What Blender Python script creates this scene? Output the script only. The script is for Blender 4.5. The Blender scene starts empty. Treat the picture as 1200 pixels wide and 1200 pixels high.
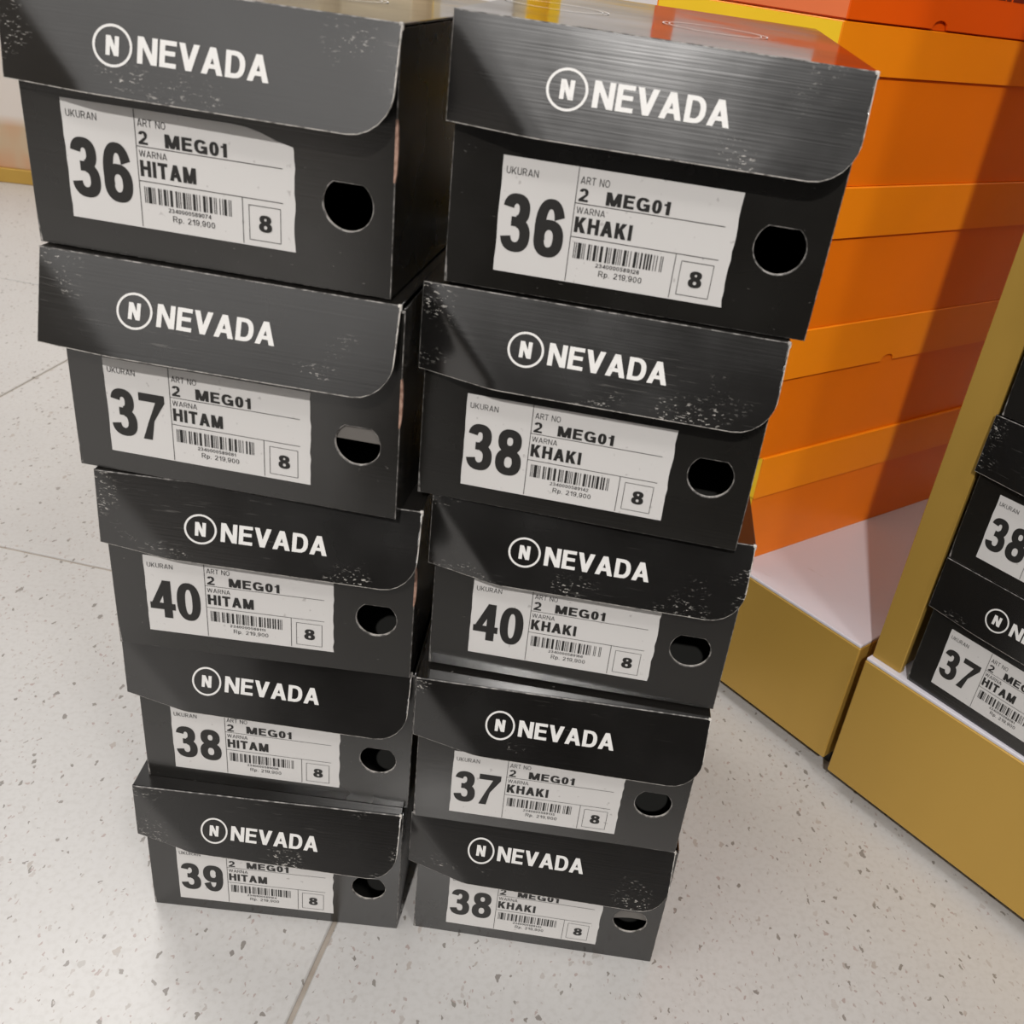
import bpy, math, random
from mathutils import Matrix, Vector
random.seed(7)
S = bpy.context.scene
COL = S.collection

# ------------------------------------------------------------------ camera, world, lights, exposure
CP = (0.22527, -0.44650, 0.60562)
CYAW, CPIT, CROL, CF = 0.03356, 0.51443, 0.13808, 0.94611
fw = Vector((math.sin(CYAW) * math.cos(CPIT), math.cos(CYAW) * math.cos(CPIT), -math.sin(CPIT)))
rt = Vector((math.cos(CYAW), -math.sin(CYAW), 0)); up = rt.cross(fw)
r2 = rt * math.cos(CROL) + up * math.sin(CROL); u2 = -rt * math.sin(CROL) + up * math.cos(CROL)
cd = bpy.data.cameras.new('camera'); cam = bpy.data.objects.new('camera', cd); COL.objects.link(cam)
cam.matrix_world = Matrix(((r2.x, u2.x, -fw.x, CP[0]), (r2.y, u2.y, -fw.y, CP[1]), (r2.z, u2.z, -fw.z, CP[2]), (0, 0, 0, 1)))
cd.sensor_width = 36; cd.lens = CF * 36; cd.shift_x = -0.04209; cd.shift_y = -0.00182
cd.clip_start = 0.02; cd.clip_end = 50
cd.dof.use_dof = True; cd.dof.focus_distance = 0.66; cd.dof.aperture_fstop = 19
S.camera = cam
S.view_settings.view_transform = 'Standard'; S.view_settings.look = 'None'
S.view_settings.gamma = 1; S.view_settings.exposure = 0.0; S.view_settings.use_curve_mapping = False

w = bpy.data.worlds.new('shop_air'); S.world = w; w.use_nodes = True
w.node_tree.nodes['Background'].inputs[0].default_value = (1.0, 0.975, 0.955, 1)
w.node_tree.nodes['Background'].inputs[1].default_value = 0.41

def area(name, loc, target, size, power, color=(1, 0.965, 0.93), sy=None):
    l = bpy.data.lights.new(name, 'AREA'); l.energy = power; l.color = color
    l.shape = 'RECTANGLE'; l.size = size; l.size_y = sy or size
    o = bpy.data.objects.new(name, l); COL.objects.link(o); o.location = loc
    o.rotation_euler = (Vector(target) - Vector(loc)).to_track_quat('-Z', 'Y').to_euler()
    return o
area('shop_spot_light', (-0.10, -2.6, 2.5), (0.35, 0.25, 0.2), 0.08, 74)
area('flap_fill_light', (-1.50, -2.3, 1.45), (0.1, 0, 0.45), 1.9, 8.5, sy=1.25)  # added soft fill mirrored in the upper left lid flaps, no actual sign
area('shop_spot_light', (1.3, -1.9, 2.9), (0.4, 0.3, 0.2), 0.30, 18)
area('ceiling_panel_light', (-1.2, 1.6, 3.0), (-1.2, 1.6, 0), 1.2, 34)
area('ceiling_panel_light', (1.0, 3.0, 3.0), (1.0, 3.0, 0), 1.2, 22)
area('ceiling_panel_light', (-0.9, -1.0, 3.0), (-0.9, -1.0, 0), 1.2, 17)

# ------------------------------------------------------------------ node helpers / materials
def mat(name, base=(0.5, 0.5, 0.5), rough=0.5, metal=0.0, spec=0.5):
    m = bpy.data.materials.new(name); m.use_nodes = True
    b = m.node_tree.nodes['Principled BSDF']
    b.inputs['Base Color'].default_value = (*base, 1); b.inputs['Roughness'].default_value = rough
    b.inputs['Metallic'].default_value = metal; b.inputs['Specular IOR Level'].default_value = spec
    return m
class NT:
    def __init__(s, m): s.t = m.node_tree; s.b = s.t.nodes['Principled BSDF']
    def n(s, typ, **k):
        o = s.t.nodes.new(typ)
        for a, v in k.items():
            if a.startswith('i_'): o.inputs[a[2:].replace('_', ' ')].default_value = v
            else: setattr(o, a, v)
        return o
    def l(s, a, b): s.t.links.new(a, b)
    def math(s, op, a, b=None, clamp=False):
        o = s.t.nodes.new('ShaderNodeMath'); o.operation = op; o.use_clamp = clamp
        for i, v in enumerate((a, b)):
            if v is None: continue
            if isinstance(v, (int, float)): o.inputs[i].default_value = v
            else: s.l(v, o.inputs[i])
        return o.outputs[0]
    def mapr(s, v, a, b, c=0.0, d=1.0):
        o = s.t.nodes.new('ShaderNodeMapRange'); o.clamp = True
        s.l(v, o.inputs[0])
        for i, x in enumerate((a, b, c, d)): o.inputs[i + 1].default_value = x
        return o.outputs[0]
    def mix(s, f, a, b):
        o = s.t.nodes.new('ShaderNodeMix'); o.data_type = 'RGBA'
        if isinstance(f, (int, float)): o.inputs[0].default_value = f
        else: s.l(f, o.inputs[0])
        for i, v in ((6, a), (7, b)):
            if isinstance(v, tuple): o.inputs[i].default_value = (*v, 1)
            else: s.l(v, o.inputs[i])
        return o.outputs[2]
    def noise(s, vec, scale, detail=3, rough=0.5):
        o = s.n('ShaderNodeTexNoise'); o.inputs['Scale'].default_value = scale
        o.inputs['Detail'].default_value = detail; o.inputs['Roughness'].default_value = rough
        s.l(vec, o.inputs['Vector']); return o.outputs['Fac']
    def scaled(s, vec, sc, loc=None):
        o = s.n('ShaderNodeMapping'); o.inputs['Scale'].default_value = sc
        s.l(vec, o.inputs['Vector'])
        if loc is not None: s.l(loc, o.inputs['Location'])
        return o.outputs[0]
    def bump(s, h, st, dist=0.001):
        o = s.n('ShaderNodeBump'); o.inputs['Strength'].default_value = st; o.inputs['Distance'].default_value = dist
        s.l(h, o.inputs['Height']); s.l(o.outputs[0], s.b.inputs['Normal'])
def objvec(N):
    tc = N.n('ShaderNodeTexCoord'); oi = N.n('ShaderNodeObjectInfo')
    cb = N.n('ShaderNodeCombineXYZ'); r = N.math('MULTIPLY', oi.outputs['Random'], 37.0)
    N.l(r, cb.inputs[0]); N.l(r, cb.inputs[1]); 
    return tc, cb.outputs[0]

def card(name, base, rough, scuff=False, spec=0.5):
    m = mat(name, base, rough, 0, spec); N = NT(m)
    tc, off = objvec(N)
    v = N.scaled(tc.outputs['Object'], (1, 1, 1), off)
    # fluted corrugation showing through the printed liner: fine horizontal ridges, plus soft dents
    ridg = N.noise(N.scaled(tc.outputs['Object'], (14, 14, 900), off), 1.0, 2)
    dent = N.noise(v, 22, 2)
    h = N.math('ADD', N.math('MULTIPLY', ridg, 0.10), N.math('MULTIPLY', dent, 0.7))
    N.bump(h, 0.25, 0.0012)
    cloud = N.noise(v, 14, 4)
    N.l(N.mapr(cloud, 0.3, 0.7, rough - 0.05, rough + 0.09), N.b.inputs['Roughness'])
    if scuff:
        uv = N.n('ShaderNodeSeparateXYZ'); N.l(tc.outputs['UV'], uv.inputs[0])
        U, V = uv.outputs[0], uv.outputs[1]          # U along the flap, V down the flap
        # worn flecks near the lower edge and both ends of the flap
        low = N.mapr(V, 0.68, 0.86); endr = N.mapr(U, 0.80, 0.95); endl = N.mapr(U, 0.14, 0.03)
        zone = N.math('MAXIMUM', low, N.math('MULTIPLY', N.math('MAXIMUM', endr, endl), 0.9))
        patch = N.mapr(N.noise(N.scaled(tc.outputs['Object'], (1, 1, 1), off), 30, 1), 0.56, 0.64)
        fleck = N.mapr(N.noise(N.scaled(tc.outputs['Object'], (330, 330, 900), off), 1.0, 3, 0.7), 0.60, 0.64)
        f = N.math('MULTIPLY', N.math('MULTIPLY', zone, patch), fleck)
        # a few long pale rub streaks
        st = N.mapr(N.noise(N.scaled(tc.outputs['Object'], (60, 60, 1400), off), 1.0, 2), 0.66, 0.72)
        st = N.math('MULTIPLY', N.math('MULTIPLY', st, N.mapr(N.noise(v, 12, 1), 0.52, 0.66)), 0.12)
        f = N.math('MAXIMUM', f, st)
        N.l(N.mix(f, base, (0.42, 0.40, 0.37)), N.b.inputs['Base Color'])
    else:
        st = N.mapr(N.noise(N.scaled(tc.outputs['Object'], (300, 300, 700), off), 1.0, 2, 0.6), 0.74, 0.78)
        N.l(N.mix(N.math('MULTIPLY', st, 0.35), base, (0.3, 0.28, 0.26)), N.b.inputs['Base Color'])
    return m
BLK = (0.0095, 0.0088, 0.0076)
M_body = card('black_coated_card', BLK, 0.22, spec=1.0)
M_lid = card('black_lid_card', (0.0080, 0.0075, 0.0070), 0.22, True, spec=1.0)
M_top = card('black_lid_top_card', (0.012, 0.011, 0.010), 0.11, spec=0.9)
def worn(name, dark, light, lo=0.42, hi=0.6):
    m = mat(name, dark, 0.6); N = NT(m); tc, off = objvec(N)
    f = N.mapr(N.noise(N.scaled(tc.outputs['Object'], (260, 260, 260), off), 1.0, 3, 0.65), lo, hi)
    N.l(N.mix(f, dark, light), N.b.inputs['Base Color']); return m
M_worn = worn('worn_card_edge', (0.16, 0.15, 0.14), (0.60, 0.57, 0.53), 0.35, 0.52)
M_worn_soft = worn('rubbed_card_edge', (0.05, 0.047, 0.044), (0.30, 0.285, 0.27), 0.42, 0.62)
M_kraft = worn('bare_card_edge', (0.22, 0.12, 0.085), (0.40, 0.25, 0.19))
M_inner = mat('grey_inner_card', (0.13, 0.12, 0.11), 0.6)
M_innerdark = mat('unlit_box_inside', (0.02, 0.02, 0.018), 0.8)
M_white_print = mat('white_print', (0.70, 0.69, 0.67), 0.45)
M_ink = mat('black_ink', (0.016, 0.015, 0.014), 0.5)
m = M_paper = mat('white_label_paper', (0.74, 0.72, 0.70), 0.42); N = NT(m); tc, off = objvec(N)
N.l(N.mix(N.mapr(N.noise(N.scaled(tc.outputs['Object'], (1, 1, 1), off), 260, 2), 0.70, 0.76), (0.62, 0.605, 0.59), (0.45, 0.43, 0.42)), N.b.inputs['Base Color'])

def coloured(name, base, rough=0.42, spec=0.25):
    m = mat(name, base, rough, 0, spec); N = NT(m); tc, off = objvec(N)
    v = N.scaled(tc.outputs['Object'], (1, 1, 1), off)
    N.bump(N.noise(v, 9, 2), 0.35, 0.004)
    N.l(N.mix(N.mapr(N.noise(v, 6, 3), 0.3, 0.7), tuple(c * 0.93 for c in base), tuple(min(1, c * 1.05) for c in base)), N.b.inputs['Base Color'])
    return m
M_orange = coloured('orange_card', (0.88, 0.205, 0.004), 0.36)
M_orange_lid = coloured('orange_lid_card', (0.95, 0.285, 0.006), 0.36)
M_red = coloured('red_orange_card', (0.86, 0.110, 0.003), 0.36)
M_redend = coloured('pale_red_orange_card', (0.85, 0.20, 0.07), 0.4)
M_yellow = coloured('yellow_card', (0.94, 0.60, 0.025), 0.42)
M_cream = coloured('cream_card', (0.62, 0.52, 0.36), 0.5)
M_panel = mat('white_panel_print', (0.72, 0.70, 0.70), 0.5)
def goldm(name, base):
    m = mat(name, base, 0.42, 0.25); N = NT(m); tc, off = objvec(N)
    v = N.scaled(tc.outputs['Object'], (1, 1, 0.35), off)
    N.l(N.mix(N.mapr(N.noise(v, 5, 3), 0.3, 0.7), tuple(c * 0.90 for c in base), tuple(c * 1.08 for c in base)), N.b.inputs['Base Color'])
    return m
M_gold = goldm('satin_gold_board', (0.50, 0.305, 0.060))
m = M_shelfwhite = mat('white_shelf_sheet', (0.66, 0.64, 0.69), 0.33); N = NT(m); tc = N.n('ShaderNodeTexCoord')
marks = N.mapr(N.noise(N.scaled(tc.outputs['Object'], (18, 60, 60)), 1.0, 4, 0.7), 0.66, 0.74)
N.l(N.mix(N.math('MULTIPLY', marks, 0.35), (0.66, 0.64, 0.69), (0.45, 0.38, 0.36)), N.b.inputs['Base Color'])
M_plinth = mat('dark_plinth', (0.03, 0.027, 0.022), 0.6)
m = M_grout = mat('floor_joint_grout', (0.36, 0.31, 0.26), 0.8); N = NT(m); tc = N.n('ShaderNodeTexCoord')
N.l(N.mix(N.noise(tc.outputs['Object'], 60, 3), (0.25, 0.21, 0.17), (0.46, 0.41, 0.36)), N.b.inputs['Base Color'])

def terrazzo():
    m = mat('terrazzo_tile', (0.7, 0.66, 0.62), 0.30); N = NT(m)
    g = N.n('ShaderNodeNewGeometry'); P = g.outputs['Position']
    nz = N.n('ShaderNodeTexNoise'); nz.inputs['Scale'].default_value = 160; nz.inputs['Detail'].default_value = 2; N.l(P, nz.inputs['Vector'])
    sub = N.n('ShaderNodeVectorMath', operation='SUBTRACT'); N.l(nz.outputs['Color'], sub.inputs[0]); sub.inputs[1].default_value = (.5, .5, .5)
    scl = N.n('ShaderNodeVectorMath', operation='SCALE'); N.l(sub.outputs[0], scl.inputs[0]); scl.inputs['Scale'].default_value = 0.0075
    add = N.n('ShaderNodeVectorMath', operation='ADD'); N.l(P, add.inputs[0]); N.l(scl.outputs[0], add.inputs[1])
    flat = N.n('ShaderNodeMapping'); flat.inputs['Scale'].default_value = (1, 1, 0.0); N.l(add.outputs[0], flat.inputs['Vector'])
    col = None
    base = N.mix(N.mapr(N.noise(P, 3.5, 4), 0.3, 0.7), (0.515, 0.503, 0.492), (0.57, 0.56, 0.548))
    base = N.mix(N.math('MULTIPLY', N.mapr(N.noise(P, 220, 3), 0.45, 0.7), 0.35), base, (0.44, 0.42, 0.40))
    for sc, thr, keep, c1, c2 in ((75, 0.18, 0.84, (0.30, 0.28, 0.265), (0.44, 0.42, 0.40)), (125, 0.24, 0.58, (0.24, 0.22, 0.205), (0.44, 0.40, 0.37)),
                                  (210, 0.28, 0.45, (0.24, 0.22, 0.20), (0.46, 0.43, 0.41)), (340, 0.30, 0.40, (0.40, 0.33, 0.31), (0.46, 0.43, 0.41))):
        rotm = N.n('ShaderNodeMapping'); rotm.inputs['Rotation'].default_value = (0, 0, sc * 0.37); rotm.inputs['Scale'].default_value = (1, 0.55, 1)
        N.l(flat.outputs[0], rotm.inputs['Vector'])
        vo = N.n('ShaderNodeTexVoronoi'); vo.inputs['Scale'].default_value = sc; N.l(rotm.outputs[0], vo.inputs['Vector'])
        sep = N.n('ShaderNodeSeparateColor'); N.l(vo.outputs['Color'], sep.inputs[0])
        pick = N.mapr(sep.outputs[0], keep, keep + 0.01)
        rad = N.math('MULTIPLY', sep.outputs[1], thr * 1.15)
        ins = N.mapr(N.math('SUBTRACT', rad, vo.outputs['Distance']), 0.0, 0.03)
        f = N.math('MULTIPLY', pick, ins)
        cc = N.mix(sep.outputs[2], c1, c2)
        base = N.mix(f, base, cc)
    N.l(base, N.b.inputs['Base Color'])
    return m
M_terr = terrazzo()

# ------------------------------------------------------------------ mesh helpers
class MB:
    def __init__(s): s.v = []; s.f = []; s.m = []; s.uv = {}; s.sm = set()
    def vert(s, p): s.v.append(tuple(p)); return len(s.v) - 1
    def face(s, idx, mi=0): s.f.append(tuple(idx)); s.m.append(mi)
    def poly(s, pts, mi=0): s.face([s.vert(p) for p in pts], mi)
    def box(s, x0, x1, y0, y1, z0, z1, mi=0, bv=0.0):
        if bv <= 0:
            c = [s.vert((x, y, z)) for z in (z0, z1) for y in (y0, y1) for x in (x0, x1)]
            for q in ((0, 2, 3, 1), (4, 5, 7, 6), (0, 1, 5, 4), (1, 3, 7, 5), (3, 2, 6, 7), (2, 0, 4, 6)): s.face([c[i] for i in q], mi)
            return
        # chamfered box: 24 verts
        lo = (x0, y0, z0); hi = (x1, y1, z1); V = {}
        for ax in range(3):
            for k in range(8):
                sg = [(k >> i) & 1 for i in range(3)]
                p = [(hi[i] - bv if sg[i] else lo[i] + bv) for i in range(3)]
                p[ax] = hi[ax] if sg[ax] else lo[ax]
                V[(ax, k)] = s.vert(p)
        for ax in range(3):
            a, b = (ax + 1) % 3, (ax + 2) % 3
            for sgn in (0, 1):
                ks = []
                for (p, q) in ((0, 0), (1, 0), (1, 1), (0, 1)):
                    ks.append((sgn << ax) | (p << a) | (q << b))
                if not sgn: ks.reverse()
                s.face([V[(ax, k)] for k in ks], mi)
            for p in (0, 1):
                for q in (0, 1):
                    k0 = (p << a) | (q << b); k1 = k0 | (1 << ax)
                    fc = [V[(a, k0)], V[(a, k1)], V[(b, k1)], V[(b, k0)]]
                    if p != q: fc.reverse()
                    s.face(fc, mi)
        for k in range(8): s.face([V[(0, k)], V[(1, k)], V[(2, k)]], mi)
    def build(s, name, mats, parent=None, normals=True):
        me = bpy.data.meshes.new(name); me.from_pydata(s.v, [], s.f)
        if not isinstance(mats, (list, tuple)): mats = [mats]
        for mm in mats: me.materials.append(mm)
        me.polygons.foreach_set('material_index', s.m)
        for k in s.sm: me.polygons[k].use_smooth = True
        if s.uv:
            l = me.uv_layers.new(name='UVMap')
            for lp in me.loops: l.data[lp.index].uv = s.uv.get(lp.vertex_index, (0.5, 0.3))
        if normals:
            import bmesh
            bm = bmesh.new(); bm.from_mesh(me); bmesh.ops.recalc_face_normals(bm, faces=bm.faces); bm.to_mesh(me); bm.free()
        me.update()
        o = bpy.data.objects.new(name, me); COL.objects.link(o)
        if parent: o.parent = parent
        return o
def tag(o, label=None, cat=None, group=None, kind=None):
    for k, v in (('label', label), ('category', cat), ('group', group), ('kind', kind)):
        if v: o[k] = v
    return o
def empty(name, mtx, label, cat, group=None):
    o = bpy.data.objects.new(name, None); COL.objects.link(o); o.empty_display_size = 0.05
    o.matrix_world = mtx; return tag(o, label, cat, group)

# ------------------------------------------------------------------ lettering (drawn glyph by glyph, cap height 1)
def ring(cx, cy, rx, ry, t, th, a0, a1, n):
    out = []; m = max(2, int(n * abs(a1 - a0) / 360))
    for i in range(m):
        q = []
        for a, (ex, ey) in ((i, (rx, ry)), (i + 1, (rx, ry)), (i + 1, (rx - t, ry - th)), (i, (rx - t, ry - th))):
            an = math.radians(a0 + (a1 - a0) * a / m); c, s_ = math.cos(an), math.sin(an)
            e = 0.86
            q.append((cx + ex * math.copysign(abs(c) ** e, c), cy + ey * math.copysign(abs(s_) ** e, s_)))
        out.append(q)
    return out
def rc(x0, x1, y0, y1): return [(x0, y0), (x1, y0), (x1, y1), (x0, y1)]
WID = {'N': .74, 'E': .62, 'V': .76, 'A': .80, 'D': .72, 'U': .70, 'K': .74, 'R': .70, 'T': .66, 'O': .80, 'W': 1.08, 'H': .72, 'I': .0, 'M': .88, 'G': .78,
       'p': .52, '.': .0, ',': .0, ' ': .32, '1': .36}
def glyph(ch, t, n):
    w = WID.get(ch, .56)
    if ch in 'I.,': w = t
    th = t * 0.88; L = []; t1 = t * 1.10
    if ch == 'N': L = [rc(0, t, 0, 1), rc(w - t, w, 0, 1), [(0, 1), (t1, 1), (w, 0), (w - t1, 0)]]
    elif ch == 'E': L = [rc(0, t, 0, 1), rc(t, w, 0, th), rc(t, w, 1 - th, 1), rc(t, w * .93, .53 - th / 2, .53 + th / 2)]
    elif ch == 'V': L = [[(0, 1), (t1, 1), (w / 2 + t1 / 2, 0), (w / 2 - t1 / 2, 0)], [(w, 1), (w - t1, 1), (w / 2 - t1 / 2, 0), (w / 2 + t1 / 2, 0)]]
    elif ch == 'A': L = [[(0, 0), (t1, 0), (w / 2 + t1 / 2, 1), (w / 2 - t1 / 2, 1)], [(w, 0), (w - t1, 0), (w / 2 - t1 / 2, 1), (w / 2 + t1 / 2, 1)], rc(w * .2, w * .8, .22, .22 + th * .95)]
    elif ch == 'D': L = [rc(0, t, 0, 1), rc(t, w * .48, 0, th), rc(t, w * .48, 1 - th, 1)] + ring(w * .45, .5, w * .55, .5, t, th, -90, 90, n)
    elif ch == 'U': L = [rc(0, t, .3, 1), rc(w - t, w, .3, 1)] + ring(w / 2, .31, w / 2, .32, t, th, 180, 360, n)
    elif ch == 'K': L = [rc(0, t, 0, 1), [(t * .9, .26), (t * .9, .26 + t * 1.35), (w - t1 * 1.25, 1), (w - .02, 1)], [(w * .30, .50), (w * .30 + t * .75, .50 + t * .95), (w, 0), (w - t1 * 1.2, 0)]]
    elif ch == 'R': L = [rc(0, t, 0, 1), rc(t, w * .55, 1 - th, 1), rc(t, w * .55, .42, .42 + th), [(w * .45, .44), (w * .45 + t1, .44), (w, 0), (w - t1 * 1.1, 0)]] + ring(w * .55, .71, w * .42, .29, t, th, -90, 90, n)
    elif ch == 'T': L = [rc(0, w, 1 - th, 1), rc(w / 2 - t / 2, w / 2 + t / 2, 0, 1 - th)]
    elif ch == 'O': L = ring(w / 2, .5, w / 2, .51, t, th, 0, 360, n)
    elif ch == '0': L = ring(w / 2, .5, w / 2, .51, t, th, 0, 360, n)
    elif ch == 'W':
        q = w / 4
        for a, b, y0, y1 in ((0, q, 1, 0), (q, 2 * q, 0, 1), (2 * q, 3 * q, 1, 0), (3 * q, 4 * q, 0, 1)):
            L.append([(a if a == 0 else a - t / 2, y0), (a + t if a == 0 else a + t / 2, y0), (b + t / 2 if b < w else b, y1), (b - t / 2 if b < w else b - t, y1)])
    elif ch == 'H': L = [rc(0, t, 0, 1), rc(w - t, w, 0, 1), rc(t, w - t, .53 - th / 2, .53 + th / 2)]
    elif ch == 'I': L = [rc(0, t, 0, 1)]
    elif ch == 'M': L = [rc(0, t, 0, 1), rc(w - t, w, 0, 1), [(0, 1), (t1 * 1.1, 1), (w / 2 + t1 * .5, 0), (w / 2 - t1 * .5, 0)], [(w, 1), (w - t1 * 1.1, 1), (w / 2 - t1 * .5, 0), (w / 2 + t1 * .5, 0)]]
    elif ch == 'G': L = ring(w / 2, .5, w / 2, .51, t, th, 35, 318, n) + [rc(w * .52, w, .36, .36 + th), rc(w - t, w, .0, .40)]
    elif ch == '3': L = ring(w * .48, .735, w * .45, .275, t, th, 172, -88, n) + ring(w * .5, .295, w * .5, .305, t, th, 88, -172, n) + [rc(w * .33, w * .55, .50 - th / 3, .50 + th * .62)]
    elif ch == '8': L = ring(w * .5, .745, w * .45, .265, t * .95, th, 0, 360, n) + ring(w * .5, .285, w * .5, .295, t, th, 0, 360, n)
    elif ch in '69':
        L = ring(w * .5, .32, w * .5, .33, t, th, 0, 360, n) + ring(w * .5, .5, w * .5, .51, t, th, 22, 215, n)
        if ch == '9': L = [[(w - x, 1 - y) for x, y in q] for q in L]
    elif ch == '2': L = ring(w * .5, .70, w * .48, .31, t, th, 172, -28, n) + [rc(0, w, 0, th), [(0, th * .9), (t * .9, th * .3), (w * .99, .58), (w * .72, .60)]]
    elif ch == '7': L = [rc(0, w, 1 - th, 1), [(w, 1 - th * .2), (w, .84), (w * .55, .42), (w * .42, 0), (w * .42 - t, 0), (w * .30, .36), (w * .62, .80), (w * .7, .95)]]
    elif ch == '4': L = [rc(w * .92 - t, w * .92, 0, 1), rc(0, w * 1.06, .22, .22 + th), [(0, .22 + th * .4), (t * .95, .22 + th * .6), (w * .92, 1), (w * .92 - t * .95, 1)]]
    elif ch == '1': L = [rc(w - t, w, 0, 1), [(0, .66), (w, .66), (w, .80), (w * .98, .98), (w * .72, .98), (w * .45, .82), (0, .80)]]
    elif ch == '5': L = [rc(.08, w * .94, 1 - th, 1), [(.05, .46), (.05 + t * .9, .46), (.10 + t * .9, 1), (.10, 1)]] + ring(w * .5, .33, w * .5, .34, t, th, 110, -165, n)
    elif ch == 'p': L = [rc(0, t, -.26, .72)] + ring(w * .52, .35, w * .48, .37, t, th, 0, 360, n)
    elif ch == '.': L = [rc(0, t, 0, t)]
    elif ch == ',': L = [rc(0, t, 0, t), [(t * .4, 0), (t, 0), (t * .2, -.18), (0, -.18)]]
    return L, w
def text_polys(s, x0, y0, cap, width, t, n=16, gap=.13):
    """quads of a line of text, base line at y0, cap height cap, stretched to width"""
    adv = 0; G = []
    for ch in s:
        g, wd = glyph(ch, t, n); G.append((g, adv)); adv += wd + gap
    adv -= gap; sx = width / adv; out = []
    for g, a in G:
        for q in g: out.append([(x0 + (a + px) * sx, y0 + py * cap) for px, py in q])
    return out
def ean(code):
    Lc = ['0001101', '0011001', '0010011', '0111101', '0100011', '0110001', '0101111', '0111011', '0110111', '0001011']
    pat = ['LLLLLL', 'LLGLGG', 'LLGGLG', 'LLGGGL', 'LGLLGG', 'LGGLLG', 'LGGGLL', 'LGLGLG', 'LGLGGL', 'LGGLGL'][int(code[0])]
    s = '101'
    for i in range(6):
        c = Lc[int(code[i + 1])]
        if pat[i] == 'G': c = ''.join('1' if k == '0' else '0' for k in c)[::-1]
        s += c
    s += '01010'
    for i in range(7, 13): s += ''.join('1' if k == '0' else '0' for k in Lc[int(code[i])])
    return s + '101'

# ------------------------------------------------------------------ black shoe box
W, H, D, FH, OV = 0.17, 0.1147, 0.275, 0.0434, 0.0024
LW, LH = 0.1061, 0.0513
HX, HZ, HR = 0.1491, 0.0395, 0.0114
TH = 0.0012
def front_panel(mb, hole_r=HR):
    """front wall with round thumb hole (flat on top); outer face y=0, chamfered worn rim"""
    top = H - 0.003; c = 0.0004
    angs = set(2 * math.pi * i / 40 for i in range(40))
    for X in (0, W):
        for Z in (0, top): angs.add(math.atan2(Z - HZ, X - HX) % (2 * math.pi))
    angs = sorted(angs)
    def outer(a, ins):
        dx, dz = math.cos(a), math.sin(a); k = 1e9
        if dx > 1e-9: k = min(k, (W - ins - HX) / dx)
        if dx < -1e-9: k = min(k, (ins - HX) / dx)
        if dz > 1e-9: k = min(k, (top - ins - HZ) / dz)
        if dz < -1e-9: k = min(k, (ins - HZ) / dz)
        return (HX + dx * k, HZ + dz * k)
    def inner(a, gr):
        r = hole_r + gr; x, z = r * math.cos(a), r * math.sin(a)
        lim = hole_r * 0.80 + gr
        if z > lim: x *= 1.0; z = lim
        return (HX + x, HZ + z)
    rings = [(lambda a: outer(a, 0), TH, 2), (lambda a: outer(a, 0), c, 1), (lambda a: outer(a, c), 0, 0), (lambda a: inner(a, 0.0005), 0, 1), (lambda a: inner(a, 0), 0.0003, 1), (lambda a: inner(a, 0), TH, 2)]
    ids = []
    for fn, y, mi in rings:
        ids.append([mb.vert((fn(a)[0], y, fn(a)[1])) for a in angs])
    n = len(angs)
    for k in range(len(rings) - 1):
        mi = rings[k + 1][2] if k in (0, 1) else (0 if k == 2 else (1 if k == 3 else 2))
        if k == 0: mi = 0
        if k == 1: mi = 1
        for i in range(n):
            j = (i + 1) % n
            mb.face([ids[k][i], ids[k][j], ids[k + 1][j], ids[k + 1][i]], mi)
    for i in range(n):
        j = (i + 1) % n; mb.face([ids[-1][i], ids[-1][j], ids[0][j], ids[0][i]], 3)

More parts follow.
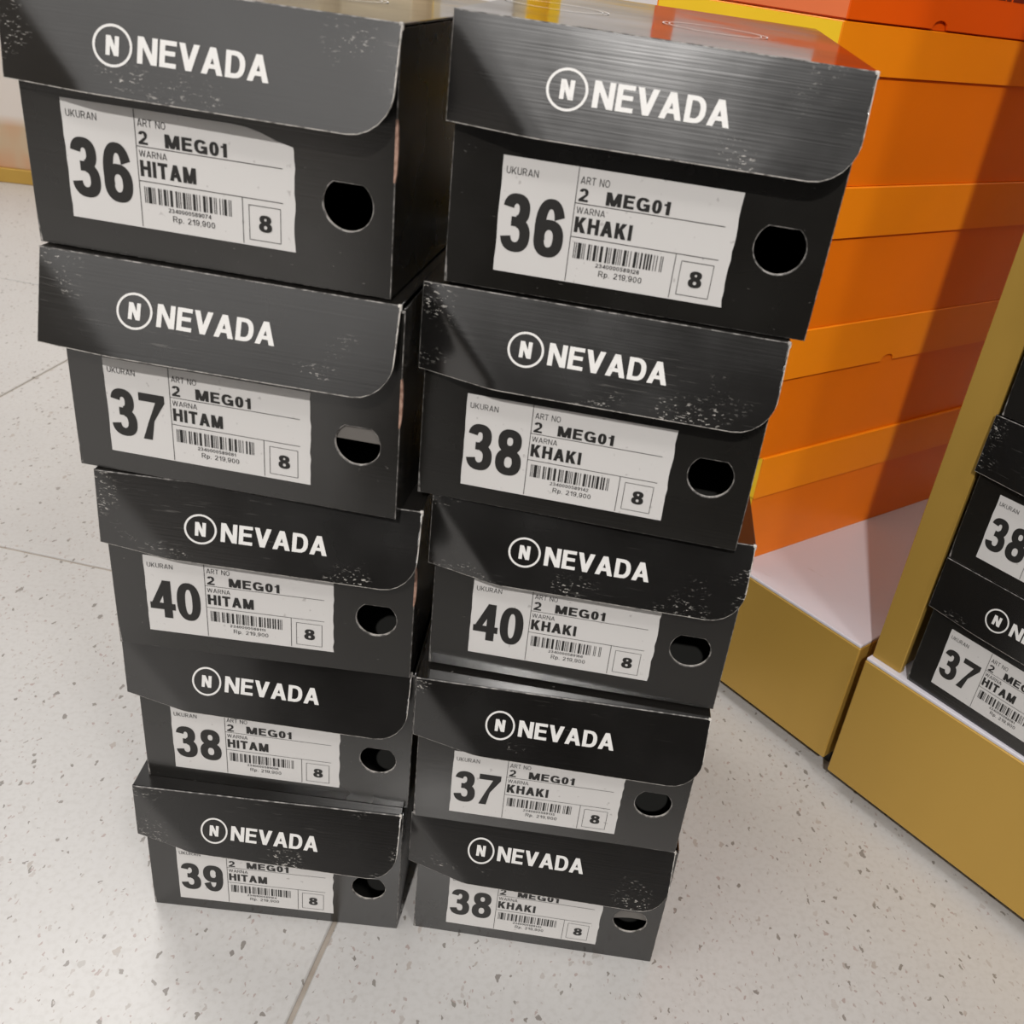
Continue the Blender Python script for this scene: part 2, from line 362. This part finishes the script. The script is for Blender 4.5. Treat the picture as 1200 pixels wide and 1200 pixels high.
def shoe_box(mtx, label, size, colour, code, sh=0, F=(0.001, 0.010, 0.013), labdz=0, right_tab=False, torn=False, hole_in=None, stack='L', logo_dx=0, logo_t=0.56, group='black shoe boxes'):
    root = empty('shoe_box', mtx, label, 'shoe box', group)
    F0, Fa, Fb = F; F0 = max(F0, 0.0006)
    # ---- body
    mb = MB(); front_panel(mb)
    mb.box(0, TH, TH, D, 0, H - 0.003, 0, 0.0003)
    mb.box(W - TH, W, TH, D, 0, H - 0.0022, 0, 0.0003)
    mb.box(TH, W - TH, D - TH, D, 0, H - 0.003, 0, 0.0003)
    mb.box(TH, W - TH, TH, D - TH, 0.0004, TH + 0.0004, 3)
    mb.build('body', [M_body, M_worn_soft, M_worn, M_innerdark], root)
    if right_tab:
        # raised bare edge of the glued side tab, half way up the right front corner
        tb = MB(); z0, z1 = 0.052, 0.078; P = []
        for k in range(9):
            q = k / 8; P.append((W + 0.0009 * math.sin(math.pi * q) ** 0.5, z0 + (z1 - z0) * q))
        for i in range(8):
            (xa, za), (xb, zb) = P[i], P[i + 1]
            tb.poly([(W - 0.0006, -0.0005, za), (xa, -0.0005, za), (xb, -0.0005, zb), (W - 0.0006, -0.0005, zb)])
            tb.poly([(xa, -0.0005, za), (xa, 0.0012, za), (xb, 0.0012, zb), (xb, -0.0005, zb)])
            tb.poly([(W - 0.0006, 0.0012, za), (W - 0.0006, -0.0005, za), (W - 0.0006, -0.0005, zb), (W - 0.0006, 0.0012, zb)])
            tb.poly([(xa, 0.0012, za), (W - 0.0006, 0.0012, za), (W - 0.0006, 0.0012, zb), (xb, 0.0012, zb)])
        tag(tb.build('side_tab', M_kraft, root), 'bare cardboard edge of the glued side tab')
    if hole_in:
        ib = MB()
        if hole_in == 'flap':
            ib.box(HX - 0.03, HX + 0.019, 0.0016, 0.0024, HZ + 0.001, HZ + 0.05, 0, 0.0002)
        else:
            for i in range(6):
                a, b = i / 6, (i + 1) / 6
                f = lambda q: (HX - 0.016 + 0.033 * q, HZ + 0.004 * math.sin(q * 2.6) - 0.004)
                (xa, za), (xb, zb) = f(a), f(b)
                ib.poly([(xa, 0.003, za), (xb, 0.003, zb), (xb, 0.010, HZ + 0.022), (xa, 0.010, HZ + 0.022)])
                ib.poly([(xa, 0.003, za), (xb, 0.003, zb), (xb, 0.0036, zb - .0012), (xa, 0.0036, za - .0012)])
        tag(ib.build('inner_flap', M_inner, root), 'grey inner flap seen through the thumb hole')
    # ---- lid: top plate, front flap with rounded lower right corner, left wall, back flap
    x0, x1 = sh - OV, sh + W + OV * 0.5; yf = -0.002
    def P(s, t, d=0.0):
        # the flap springs outwards, pinned only at its lower left corner: a soft crease runs down from the top left
        q = t / FH; a, b_ = q, max(s, 0) / 0.23; k = 0.10
        h = max(k - abs(a - b_), 0) / k; g = min(a, b_) - h * h * k * 0.25
        fl = F0 * q + (Fa + (Fb - Fa) * s - F0) * g
        return Vector((x0 + (x1 - x0) * s, yf - fl + d, H - t * 1.0))
    lid = MB(); NT_ = 12; R = 0.0185; LWd = x1 - x0
    svals = [i / 40 * (1 - R / LWd) for i in range(41)] + [1 - R / LWd + (R / LWd) * math.sin(math.radians(a)) for a in (15, 30, 45, 60, 72, 82, 90)]
    def tmax(s):
        dx = (s - (1 - R / LWd)) * LWd
        if dx <= 0: return FH
        return FH - R + math.sqrt(max(0, R * R - dx * dx))
    c = 0.00045
    grid = []; edge = []; back = []; rim = []
    for s in svals:
        tm = tmax(s); se = min(max(s, c / LWd), 1 - c / LWd)
        col = []
        for j in range(NT_ + 1):
            t = c * 0.9 + (tm - c - c * 0.9) * j / NT_
            p = P(se, t); i_ = lid.vert(p); lid.uv[i_] = (s, t / FH); col.append(i_)
        grid.append(col)
        edge.append((lid.vert(lid.v[col[0]]), lid.vert(lid.v[col[-1]])))
        back.append([lid.vert(P(s, 0, TH)), lid.vert(P(s, tm, TH))])
        rim.append([lid.vert(P(s, 0, c * 0.9)), lid.vert(P(s, tm, c * 0.6))])
    for i in range(len(svals) - 1):
        for j in range(NT_): lid.sm.add(len(lid.f)); lid.face([grid[i][j], grid[i][j + 1], grid[i + 1][j + 1], grid[i + 1][j]], 0)
        lid.face([rim[i][0], edge[i][0], edge[i + 1][0], rim[i + 1][0]], 1)
        lid.face([edge[i][1], rim[i][1], rim[i + 1][1], edge[i + 1][1]], 2)
        lid.face([rim[i][1], back[i][1], back[i + 1][1], rim[i + 1][1]], 2)
        lid.face([back[i][0], rim[i][0], rim[i + 1][0], back[i + 1][0]], 0)
        lid.face([back[i][1], back[i][0], back[i + 1][0], back[i + 1][1]], 3)
    for e, mm in ((0, 4), (len(svals) - 1, 2)):
        cols = [lid.vert(lid.v[k]) for k in grid[e]]
        lid.face([rim[e][0]] + cols + [rim[e][1]], 1 if e == 0 else 2)
        lid.face([rim[e][0], rim[e][1], back[e][1], back[e][0]], mm)
    # top plate with small front and side chamfers
    lid.box(x0, x1, yf + 0.0004, D + 0.002, H - TH, H, 5, 0.0004)
    lid.box(x0, x0 + TH, yf + 0.0016, D + 0.002, H - FH + 0.001, H - 0.0004, 0, 0.0003)
    lid.box(x0 + TH, x1 - 0.002, D + 0.0008, D + 0.002, H - FH, H - 0.0004, 0, 0.0003)
    # little crushed corner at the front right of the top
    lid.box(x1 - 0.0016, x1 + 0.0004, yf - 0.0003, yf + 0.0016, H - 0.003, H + 0.0002, 2, 0.0004)
    lo = lid.build('lid', [M_lid, M_worn_soft, M_worn, M_innerdark, M_kraft, M_top], root)
    # ---- printed logo on the flap
    lg = MB(); K = 1.0
    cx, ct, r = 0.0512 + logo_dx, logo_t * FH, 0.0086
    rk = 1.05 if mtx.translation.z < 0.22 and stack + size != 'L40' else 0.94
    polys = []
    for i in range(40):
        a0, a1 = 2 * math.pi * i / 40, 2 * math.pi * (i + 1) / 40
        polys.append([(cx + q * 1.02 * math.cos(a), -ct + q * rk * math.sin(a)) for a, q in ((a0, r), (a1, r), (a1, r * .875), (a0, r * .875))])
    polys += text_polys('N', cx - 0.0029, -ct - 0.0037, 0.0074, 0.0058, .24)
    polys += text_polys('NEVADA', cx + r + 0.0024, -ct - 0.0051, 0.0101, 0.0570, .20, 20, gap=.085)
    for k, q in enumerate(polys):
        lg.poly([P(px / LWd, -py, -0.00025 - k * 4e-7) for px, py in q])
    tag(lg.build('logo', M_white_print, lo, normals=False), 'white circled N and NEVADA lettering')
    # ---- ring printed on the lid top
    tr = MB()
    for fx, rr, tt in ((.62, 0.0265, 0.0007), (.62, 0.0235, 0.0005), (.16, 0.0265, 0.0007), (.16, 0.0235, 0.0005)):
        for i in range(48):
            a0, a1 = 2 * math.pi * i / 48, 2 * math.pi * (i + 1) / 48
            tr.poly([(x0 + LWd * fx + q * math.cos(a), 0.105 + q * math.sin(a), H + 0.0003) for a, q in ((a0, rr), (a1, rr), (a1, rr - tt), (a0, rr - tt))])
    tr.build('printed_ring', M_white_print, lo, normals=False)
    # ---- size label and its print
    lx = 0.0188 if stack == 'L' else 0.0229
    z0 = 0.0111 + labdz
    def Q(fx, fy, d): return (lx + fx * LW, -d, z0 + (1 - fy) * LH)
    pts = [(0, 1)]
    rnd = random.Random(int(code[-3:]))
    for k in range(14):
        pts.append((1 + rnd.uniform(-.004, .004), 1 - k / 14))
    if torn: pts = [p for p in pts if p[1] > 0.12] + [(.995, .115), (.93, .085), (.86, .035), (.80, .008), (.74, 0)]
    else: pts += [(1, 0)]
    pts += [(0, 0)]
    for k in range(1, 10): pts.append((rnd.uniform(-.002, .002), k / 10))
    lb = MB(); n = len(pts)
    fr = [lb.vert(Q(x, y, 0.0003)) for x, y in pts]; bk = [lb.vert(Q(x, y, 0.00002)) for x, y in pts]
    lb.face(fr)
    for i in range(n): lb.face([fr[i], fr[(i + 1) % n], bk[(i + 1) % n], bk[i]])
    sl = lb.build('size_label', M_paper, root)
    T = []
    A = LW / LH                        # work in label fractions, y down
    def tx(s, x, base, cap, width, t, n=12, gap=.13):
        for q in text_polys(s, x, 0, cap, width, t, n, gap): T.append([(px, base - py) for px, py in q])
    def line(xa, ya, xb, yb, t=0.0030):
        if abs(xa - xb) < 1e-6: T.append([(xa - t / 2, ya), (xa + t / 2, ya), (xa + t / 2, yb), (xa - t / 2, yb)])
        else: T.append([(xa, ya - t), (xb, ya - t), (xb, yb + t), (xa, yb + t)])
    tx('UKURAN', .018, .145, .060, .135, .12, 8, .16)
    tx(size, .016, .805, .50, .272, .198, 30, .075)
    tx('ART NO', .330, .135, .062, .122, .12, 8, .14)
    tx('2', .330, .282, .110, .040, .2)
    tx('MEG01', .445, .282, .113, .268, .225, 16, .12)
    tx('WARNA', .328, .385, .055, .122, .12, 8, .14)
    tx(colour, .328, .548, .135, .245, .235, 14, .12)
    line(.318, 0.0, .318, 1 - .012); line(.318, .30, .950, .30); line(.318, .59, .950, .59)
    line(.772, .59, .772, .985)
    for k in (0, 1): line((.80, .938)[k], .645, (.80, .938)[k], .945, .0026); line(.80, (.645, .945)[k], .938, (.645, .945)[k], .0026)
    bars = ean(code); bw = .385 / 95; i = 0
    while i < 95:
        if bars[i] == '1':
            j = i
            while j < 95 and bars[j] == '1': j += 1
            T.append([(.338 + bw * i, .635), (.338 + bw * (j - .15), .635), (.338 + bw * (j - .15), .775), (.338 + bw * i, .775)]); i = j
        else: i += 1
    tx(code, .440, .828, .036, .190, .15, 8, .12)
    tx('Rp. 219,900', .458, .905, .052, .188, .12, 8, .15)
    tx('8', .842, .865, .145, .058, .21, 20)
    ink = MB()
    for k, q in enumerate(T):
        if torn: q = [(x, max(y, 0.004 if x < .74 else (.10 if x > .9 else .03))) for x, y in q]
        ink.poly([Q(x, y, 0.00045 + k * 2e-7) for x, y in q])
    tag(ink.build('lettering', M_ink, sl, normals=False), 'black printed size, article, colour, barcode and price')
    return root

def place(x, y, z, yaw, p, r):
    a = math.hypot(p, r); R = Matrix.Rotation(a, 4, Vector((p, r, 0)).normalized()) if a > 1e-9 else Matrix.Identity(4)
    return Matrix.Translation((x, y, z)) @ Matrix.Rotation(yaw, 4, 'Z') @ R

# ------------------------------------------------------------------ floor
fa = -0.1487; TS = 0.735
Fu = Vector((math.cos(fa), math.sin(fa), 0)); Fv = Vector((-math.sin(fa), math.cos(fa), 0))
FM = Matrix.Rotation(fa, 4, 'Z')
mb = MB(); mb.box(-6.5, 7.0, -6.0, 8.6, -0.03, -0.0022); fl = mb.build('floor', M_grout); tag(fl, kind='structure'); fl.matrix_world = FM
tl = MB(); g = 0.0018; tl.box(g, TS - g, g, TS - g, -0.02, 0.0, 0, 0.0010); tile0 = None
u0, v0 = 0.1246, 0.352
for i in range(-6, 7):
    for j in range(-3, 10):
        if tile0 is None: o = tile0 = tl.build('tile', M_terr, fl)
        else: o = bpy.data.objects.new('tile', tile0.data); COL.objects.link(o); o.parent = fl
        o.location = (u0 + i * TS, v0 + (j - 1) * TS + (0.30 if i >= 0 else 0.0), 0)
mb = MB(); mb.box(-6, 7, 7.4, 7.5, 0, 3.2, 0, 0.005)
wl = mb.build('wall_back', mat('warm_white_wall', (0.62, 0.56, 0.48), 0.7)); tag(wl, kind='structure')
M_dwall = mat('dark_shop_wall', (0.045, 0.040, 0.036), 0.6)
for nm, a in (('wall_front', (-5, 6, -5.1, -5.0, 0, 2.5)), ('wall_left', (-5.1, -5, -5.0, 7.5, 0, 3.0)), ('wall_right', (6, 6.1, -5.0, 7.5, 0, 3.0))):
    mb = MB(); mb.box(*a, 0, 0.005); tag(mb.build(nm, M_dwall if nm == 'wall_front' else wl.data.materials[0]), kind='structure')

# ------------------------------------------------------------------ the ten black boxes (fitted positions)
dat = [
 ('L', 0.0000, 0.0000, 0.0000, 0.0000, -0.0000, 0.0000, -0.0023, (0.0006, 0.01, 0.017), 0.57, -0.0016, '39', 'HITAM', '2340000589104', 'bottom black shoe box of the left stack, size label 39 HITAM, on the floor', False, None, 0.0027),
 ('L', 0.0019, 0.0089, 0.1148, -0.0228, 0.0040, 0.0010, -0.0035, (0.0006, 0.0105, 0.0135), 0.5, -0.0001, '38', 'HITAM', '2340000589098', 'black shoe box with size label 38 HITAM, second from the floor in the left stack', False, None, 0.001),
 ('L', -0.0007, -0.0011, 0.2308, -0.0139, 0.0012, 0.0001, 0.0007, (0.0025, 0.0095, 0.0145), 0.56, 0.0013, '40', 'HITAM', '2340000589111', 'black shoe box with size label 40 HITAM in the middle of the left stack', True, None, 0.006),
 ('L', -0.0104, 0.0007, 0.3460, -0.1032, -0.0005, 0.0030, -0.0029, (0.0115, 0.0158, 0.0135), 0.49, 0.0007, '37', 'HITAM', '2340000589081', 'black shoe box with label 37 HITAM in the left stack, lid flap lifted and shiny', True, 'flap', -0.0025),
 ('L', -0.0172, 0.0042, 0.4614, -0.1142, -0.0003, 0.0015, -0.0001, (0.004, 0.0095, 0.013), 0.55, 0.0036, '36', 'HITAM', '2340000589074', 'topmost black shoe box of the left stack, size label 36 HITAM with torn top corner', True, None, 0.0015),
 ('R', 0.1812, 0.0038, 0.0000, -0.0483, -0.0000, 0.0000, -0.0038, (0.0015, 0.0135, 0.0155), 0.43, -0.0009, '38', 'KHAKI', '2340000589142', 'bottom black shoe box of the right stack, size label 38 KHAKI, on the floor', False, 'paper', -0.003),
 ('R', 0.1766, -0.0041, 0.1190, -0.0403, -0.0025, -0.0015, -0.0007, (0.0006, 0.011, 0.0142), 0.5, -0.0019, '37', 'KHAKI', '2340000589135', 'black shoe box with size label 37 KHAKI, second from the floor in the right stack', False, None, 0.001),
 ('R', 0.1784, 0.0070, 0.2362, -0.0824, -0.0004, -0.0030, -0.0011, (0.0006, 0.012, 0.0125), 0.53, 0.0019, '40', 'KHAKI', '2340000589166', 'black shoe box with size label 40 KHAKI in the middle of the right stack', False, None, 0.002),
 ('R', 0.1665, 0.0040, 0.3519, -0.1275, 0.0010, 0.0006, -0.0001, (0.001, 0.013, 0.0125), 0.52, -0.0012, '38', 'KHAKI', '2340000589142', 'black shoe box with label 38 KHAKI just under the top box of the right stack', False, None, 0.002),
 ('R', 0.1736, 0.0011, 0.4682, -0.1077, 0.0150, 0.0060, -0.0007, (0.002, 0.0125, 0.0118), 0.535, -0.0018, '36', 'KHAKI', '2340000589128', 'topmost black shoe box of the right stack, size label 36 KHAKI, slightly tilted', False, None, 0),
]
for st, x, y, z, yaw, p, r, sh, FF, lt, dz, size, colr, code, lab, tab, hin, ldx in dat:
    shoe_box(place(x, y, z, yaw, p, r), lab, size, colr, code, sh, FF, dz, tab, size == '36' and st == 'L', hin, st, ldx, lt,
             'black shoe boxes of the left stack' if st == 'L' else 'black shoe boxes of the right stack')

# ------------------------------------------------------------------ gold display platforms along the line -48.5 deg
PA = math.radians(-48.5); U = Vector((math.cos(PA), math.sin(PA), 0)); Nn = Vector((-math.sin(PA), math.cos(PA), 0))
PZ = 0.142
def frame(org): return Matrix.Translation(org) @ Matrix.Rotation(PA, 4, 'Z')
def platform(org, x0, x1, depth, label):
    r = empty('display_platform', frame(org), label, 'display platform', 'gold display platforms')
    b = MB(); b.box(x0, x1, 0, 0.018, 0.016, PZ - 0.003, 0, 0.001); b.build('front_board', M_gold, r)
    b = MB(); b.box(x0, x0 + 0.018, 0.018, depth, 0.016, PZ - 0.003, 0, 0.001); b.build('end_board', M_gold, r)
    b = MB(); b.box(x1 - 0.018, x1, 0.018, depth, 0.016, PZ - 0.003, 0, 0.001); b.build('end_board', M_gold, r)
    b = MB(); b.box(x0 + 0.002, x1 - 0.002, 0.018, depth, 0, 0.016, 0, 0.0005); b.build('plinth', M_plinth, r)
    b = MB(); b.box(x0 + 0.0005, x1 - 0.0005, 0.0006, depth, PZ - 0.003, PZ, 0, 0.0006); b.build('top_sheet', M_shelfwhite, r)
    return r
A0 = Vector((0.5172, 0.2050, 0)); B0 = Vector((0.5158, 0.1934, 0)) 
platform(A0, -1.75, -0.003, 0.62, 'gold fronted platform with white top carrying the orange shoe boxes')
platform(B0, 0.0, 0.95, 0.62, 'gold fronted platform at right, carrying the gold divider and black shoe boxes')
# gold divider standing on the second platform
r = empty('shelf_divider', frame(B0 + Nn * 0.006 + U * 0.0018 + Vector((0, 0, PZ))), 'tall gold divider panel standing between the orange boxes and the right hand black boxes', 'shelf divider')
b = MB(); b.box(0, 0.0262, 0, 0.006, 0, 1.45, 0, 0.0006); b.build('front_edge_strip', M_gold, r)
b = MB(); b.box(0.0006, 0.0225, 0.006, 0.55, 0, 1.45, 0, 0.0006); b.build('panel', M_gold, r)

# black boxes on the second platform
BX = Vector((0.5418, 0.1640, 0)) 
for k, (dx, dn, yw, size, code, lab) in enumerate((
    (-0.0040, 0.005, -49.5, '37', '2340000589081', 'black shoe box with label 37 HITAM at right edge, resting on the gold platform'),
    (-0.0068, 0.003, -49.5, '38', '2340000589098', 'black shoe box with label 38 at right edge, second from the gold platform'),
    (-0.0070, 0.002, -49.5, '39', '2340000589104', 'black shoe box at right edge resting on the size 38 one beside the divider'),
    (-0.0068, 0.004, -49.4, '40', '2340000589111', 'topmost black shoe box beside the gold divider, mostly outside the picture'))):
    o = BX + U * dx + Nn * dn
    shoe_box(place(o.x, o.y, PZ + 0.1155 * k, math.radians(yw), 0, 0), lab, size, 'HITAM', code, -0.001, (0.001, 0.004, 0.006), 0.0, False, False, None, 'L', 0, 0.56,
             'black shoe boxes at the right edge')

# ------------------------------------------------------------------ orange shoe boxes
def carton(org, yaw, wd, ln, ht, lidh, label, mb_, ml, mend_b, mend_l, notch=0.0, full=False, white_label=False, panel=False, group='orange shoe boxes', text=False):
    """end face on local y=0 (width wd towards -x), long face on local x=0 running to +y"""
    r = empty('shoe_box', Matrix.Translation(org) @ Matrix.Rotation(yaw, 4, 'Z'), label, 'shoe box', group)
    ov = 0.0022; e = 0.0015
    b = MB()
    z1 = ht - 0.002
    # tray: long sides, ends, bottom
    b.box(-wd + e, -e - 0, 0, e, 0, z1, 1, 0.0004); b.box(-wd + e, -e, ln - e, ln, 0, z1, 0, 0.0004)
    b.box(-e, 0, 0, ln, 0, z1, 0, 0.0004); b.box(-wd, -wd + e, 0, ln, 0, z1, 0, 0.0004)
    b.box(-wd + e, -e, e, ln - e, 0, e, 0)
    b.build('tray', [mb_, mend_b], r)
    l = MB(); lz = 0.001 if full else ht - lidh
    def side(xa, fx):     # long lid wall with a shallow thumb notch in the middle of its lower edge
        NSeg = 40; ys = [-ov + (ln + 2 * ov) * i / NSeg for i in range(NSeg + 1)]
        if notch: ys += [notch + k * 0.0016 for k in range(-6, 7)]
        ys = sorted(set(ys)); F = []; Bk = []
        for y in ys:
            d = abs(y - notch); nz = math.sqrt(max(0, 0.0095 ** 2 - d * d)) * 0.62 if notch else 0
            F.append((l.vert((xa, y, lz + nz)), l.vert((xa, y, ht - 0.0008)))); Bk.append((l.vert((xa - fx * e, y, lz + nz)), l.vert((xa - fx * e, y, ht - 0.0008))))
        for i in range(len(ys) - 1):
            l.face([F[i][0], F[i + 1][0], F[i + 1][1], F[i][1]], 0); l.face([Bk[i][0], Bk[i][1], Bk[i + 1][1], Bk[i + 1][0]], 0)
            l.face([F[i][0], Bk[i][0], Bk[i + 1][0], F[i + 1][0]], 0)
        for q in (0, -1): l.face([F[q][0], F[q][1], Bk[q][1], Bk[q][0]], 0)
    side(ov, 1); side(-wd - ov, -1)
    l.box(-wd - ov + e, ov - e, -ov, -ov + e, lz, ht - 0.0008, 1, 0.0003); l.box(-wd - ov + e, ov - e, ln + ov - e, ln + ov, lz, ht - 0.0008, 0, 0.0003)
    l.box(-wd - ov, ov, -ov, ln + ov, ht - e, ht, 0, 0.0008)
    lo = l.build('lid', [ml, mend_l], r)
    if white_label:
        q = MB(); q.box(-0.168, -0.020, -ov - 0.0004, -ov + 0.0001, 0.014, 0.094, 0); q.build('paper_label', M_panel, lo)
    if panel:
        q = MB(); q.box(-wd + 0.022, -0.022, -ov - 0.0004, -ov + 0.0001, 0.012, ht - 0.006, 0); q.build('end_print', M_panel, lo)
    if text:
        q = MB()      # a line of dark print on the long side
        for k, (a, bb_) in enumerate(((0, .011), (.014, .02), (.022, .034), (.037, .041), (.043, .058), (.060, .066), (.069, .084))):
            q.box(ov - 0.0001, ov + 0.0003, 0.119 + a, 0.119 + bb_, 0.0255, 0.034, 0)
        q.build('lettering', mat('dark_red_print', (0.16, 0.012, 0.006), 0.5), lo)
    return r
OY = math.radians(-52.2 + 0.0)
d0 = Vector((math.cos(OY + math.pi / 2), math.sin(OY + math.pi / 2), 0)); uo = Vector((math.cos(OY), math.sin(OY), 0))
base = Vector((0.4453, 0.3292, 0))
LN = 0.37
lay = [(-0.0245, 0.0, PZ, 0.1100, 0.040, 'lowest orange shoe box, standing on the white platform top'),
       (-0.030, 0.2, PZ + 0.1102, 0.1155, 0.042, 'orange shoe box second from the platform, notch in its lid edge'),
       (-0.043, -0.1, PZ + 0.2259, 0.1132, 0.039, 'orange shoe box second from the top of the orange ones'),
       (-0.057, 0.0, PZ + 0.3393, 0.1110, 0.033, 'uppermost orange shoe box with yellow end, below the red box')]
for s0, dyaw, z, ht, lh, lab in lay:
    o = base + d0 * s0 - uo * 0.002
    carton(Vector((o.x, o.y, z)), OY + math.radians(dyaw), 0.188, LN, ht, lh, lab, M_orange, M_orange_lid, M_yellow, M_yellow, notch=0.142 if 'notch' in lab else 0.0)
o = base + d0 * (-0.056) - uo * 0.001
z = PZ + 0.3393 + 0.1110 + 0.0003
carton(Vector((o.x, o.y, z)), OY, 0.192, LN + 0.004, 0.112, 0.03, 'red orange shoe box with white label on its end, top of picture', M_red, M_red, M_redend, M_redend, full=True, notch=0.104, white_label=True, text=True, group='red shoe boxes')
carton(Vector((o.x, o.y, z + 0.1125)), OY, 0.190, LN, 0.112, 0.03, 'upper red shoe box above the picture edge, seen mirrored in the black lid', M_red, M_red, M_redend, M_redend, full=True, panel=True, group='red shoe boxes')
# neighbouring stacks further along the platform, behind the black boxes (mirrored in the glossy lids)
for k, (du, mats_, nm) in enumerate(((0.205, (M_yellow, M_yellow), 'yellow'), (0.41, (M_yellow, M_cream), 'yellow and cream'), (0.62, (M_cream, M_cream), 'cream'), (0.84, (M_cream, M_cream), 'cream'))):
    o = base - U * du + d0 * (-0.01)
    for j in range(6):
        where = ('resting on the platform', 'second in its stack', 'third in its stack', 'fourth in its stack', 'fifth in its stack', 'topmost of its stack')[j]
        carton(Vector((o.x, o.y, PZ + 0.1132 * j)), OY, 0.186, LN, 0.113, 0.035,
               '%s shoe box %s, %s' % (nm, where, ('stack next to the orange boxes', 'second stack from the orange boxes', 'third stack from the orange', 'stack farthest from the orange')[k]),
               mats_[0], mats_[0], mats_[1], mats_[1], notch=0.0, panel=(k < 2 or j % 2 == 1), group='shoe boxes behind the black stacks')

# ------------------------------------------------------------------ far poster stand, blurred at the left edge
m = mat('tan_picture_print', (0.6, 0.45, 0.33), 0.6); N = NT(m); tc = N.n('ShaderNodeTexCoord')
sp = N.n('ShaderNodeSeparateXYZ'); N.l(tc.outputs['Object'], sp.inputs[0])
blob = N.mapr(N.noise(N.scaled(tc.outputs['Object'], (9, 9, 5)), 1.0, 2), 0.42, 0.58)
lowp = N.mix(blob, (0.55, 0.27, 0.14), (0.50, 0.38, 0.25))
N.l(N.mix(N.mapr(sp.outputs[2], 0.125, 0.15), lowp, (0.66, 0.60, 0.55)), N.b.inputs['Base Color']); M_pic = m
r = empty('poster_stand', Matrix.Translation((-1.35, 1.83, 0)) @ Matrix.Rotation(0.06, 4, 'Z'), 'gold framed display stand with blurred tan picture at left edge', 'poster stand')
b = MB(); b.box(0, 0.9, 0, 0.03, 0, 0.033, 0, 0.002); b.build('bottom_rail', M_gold, r)
b = MB(); b.box(0.015, 0.885, 0.008, 0.022, 0.033, 1.0, 0, 0.001); b.build('poster', M_pic, r)
for x in (0.0, 0.885):
    b = MB(); b.box(x, x + 0.015, 0, 0.03, 0.033, 1.0, 0, 0.002); b.build('upright', M_gold, r)
b = MB(); b.box(0, 0.9, 0, 0.03, 1.0, 1.03, 0, 0.002); b.build('top_rail', M_gold, r)

# ------------------------------------------------------------------ unseen dark shelf shape, added so the glossy card mirrors something dark
M_blocker = mat('dark_blocker_board', (0.022, 0.020, 0.019), 0.5)
r = empty('reflection_blocker', Matrix.Translation((0.15, -0.61, 0)), 'unseen dark shelf shape added behind the viewpoint to darken glossy reflections', 'shelf')
for x in (-0.27, 0.65):
    b = MB(); b.box(x, x + 0.02, -0.35, 0, 0, 0.46, 0, 0.001); b.build('side_panel', M_blocker, r)
for z in (0.0, 0.22, 0.44):
    b = MB(); b.box(-0.25, 0.65, -0.33, 0, z, z + 0.02, 0, 0.001); b.build('blocker_board', M_blocker, r)
b = MB(); b.box(-0.25, 0.65, -0.35, -0.33, 0, 0.46, 0, 0.001); b.build('back_panel', M_blocker, r)
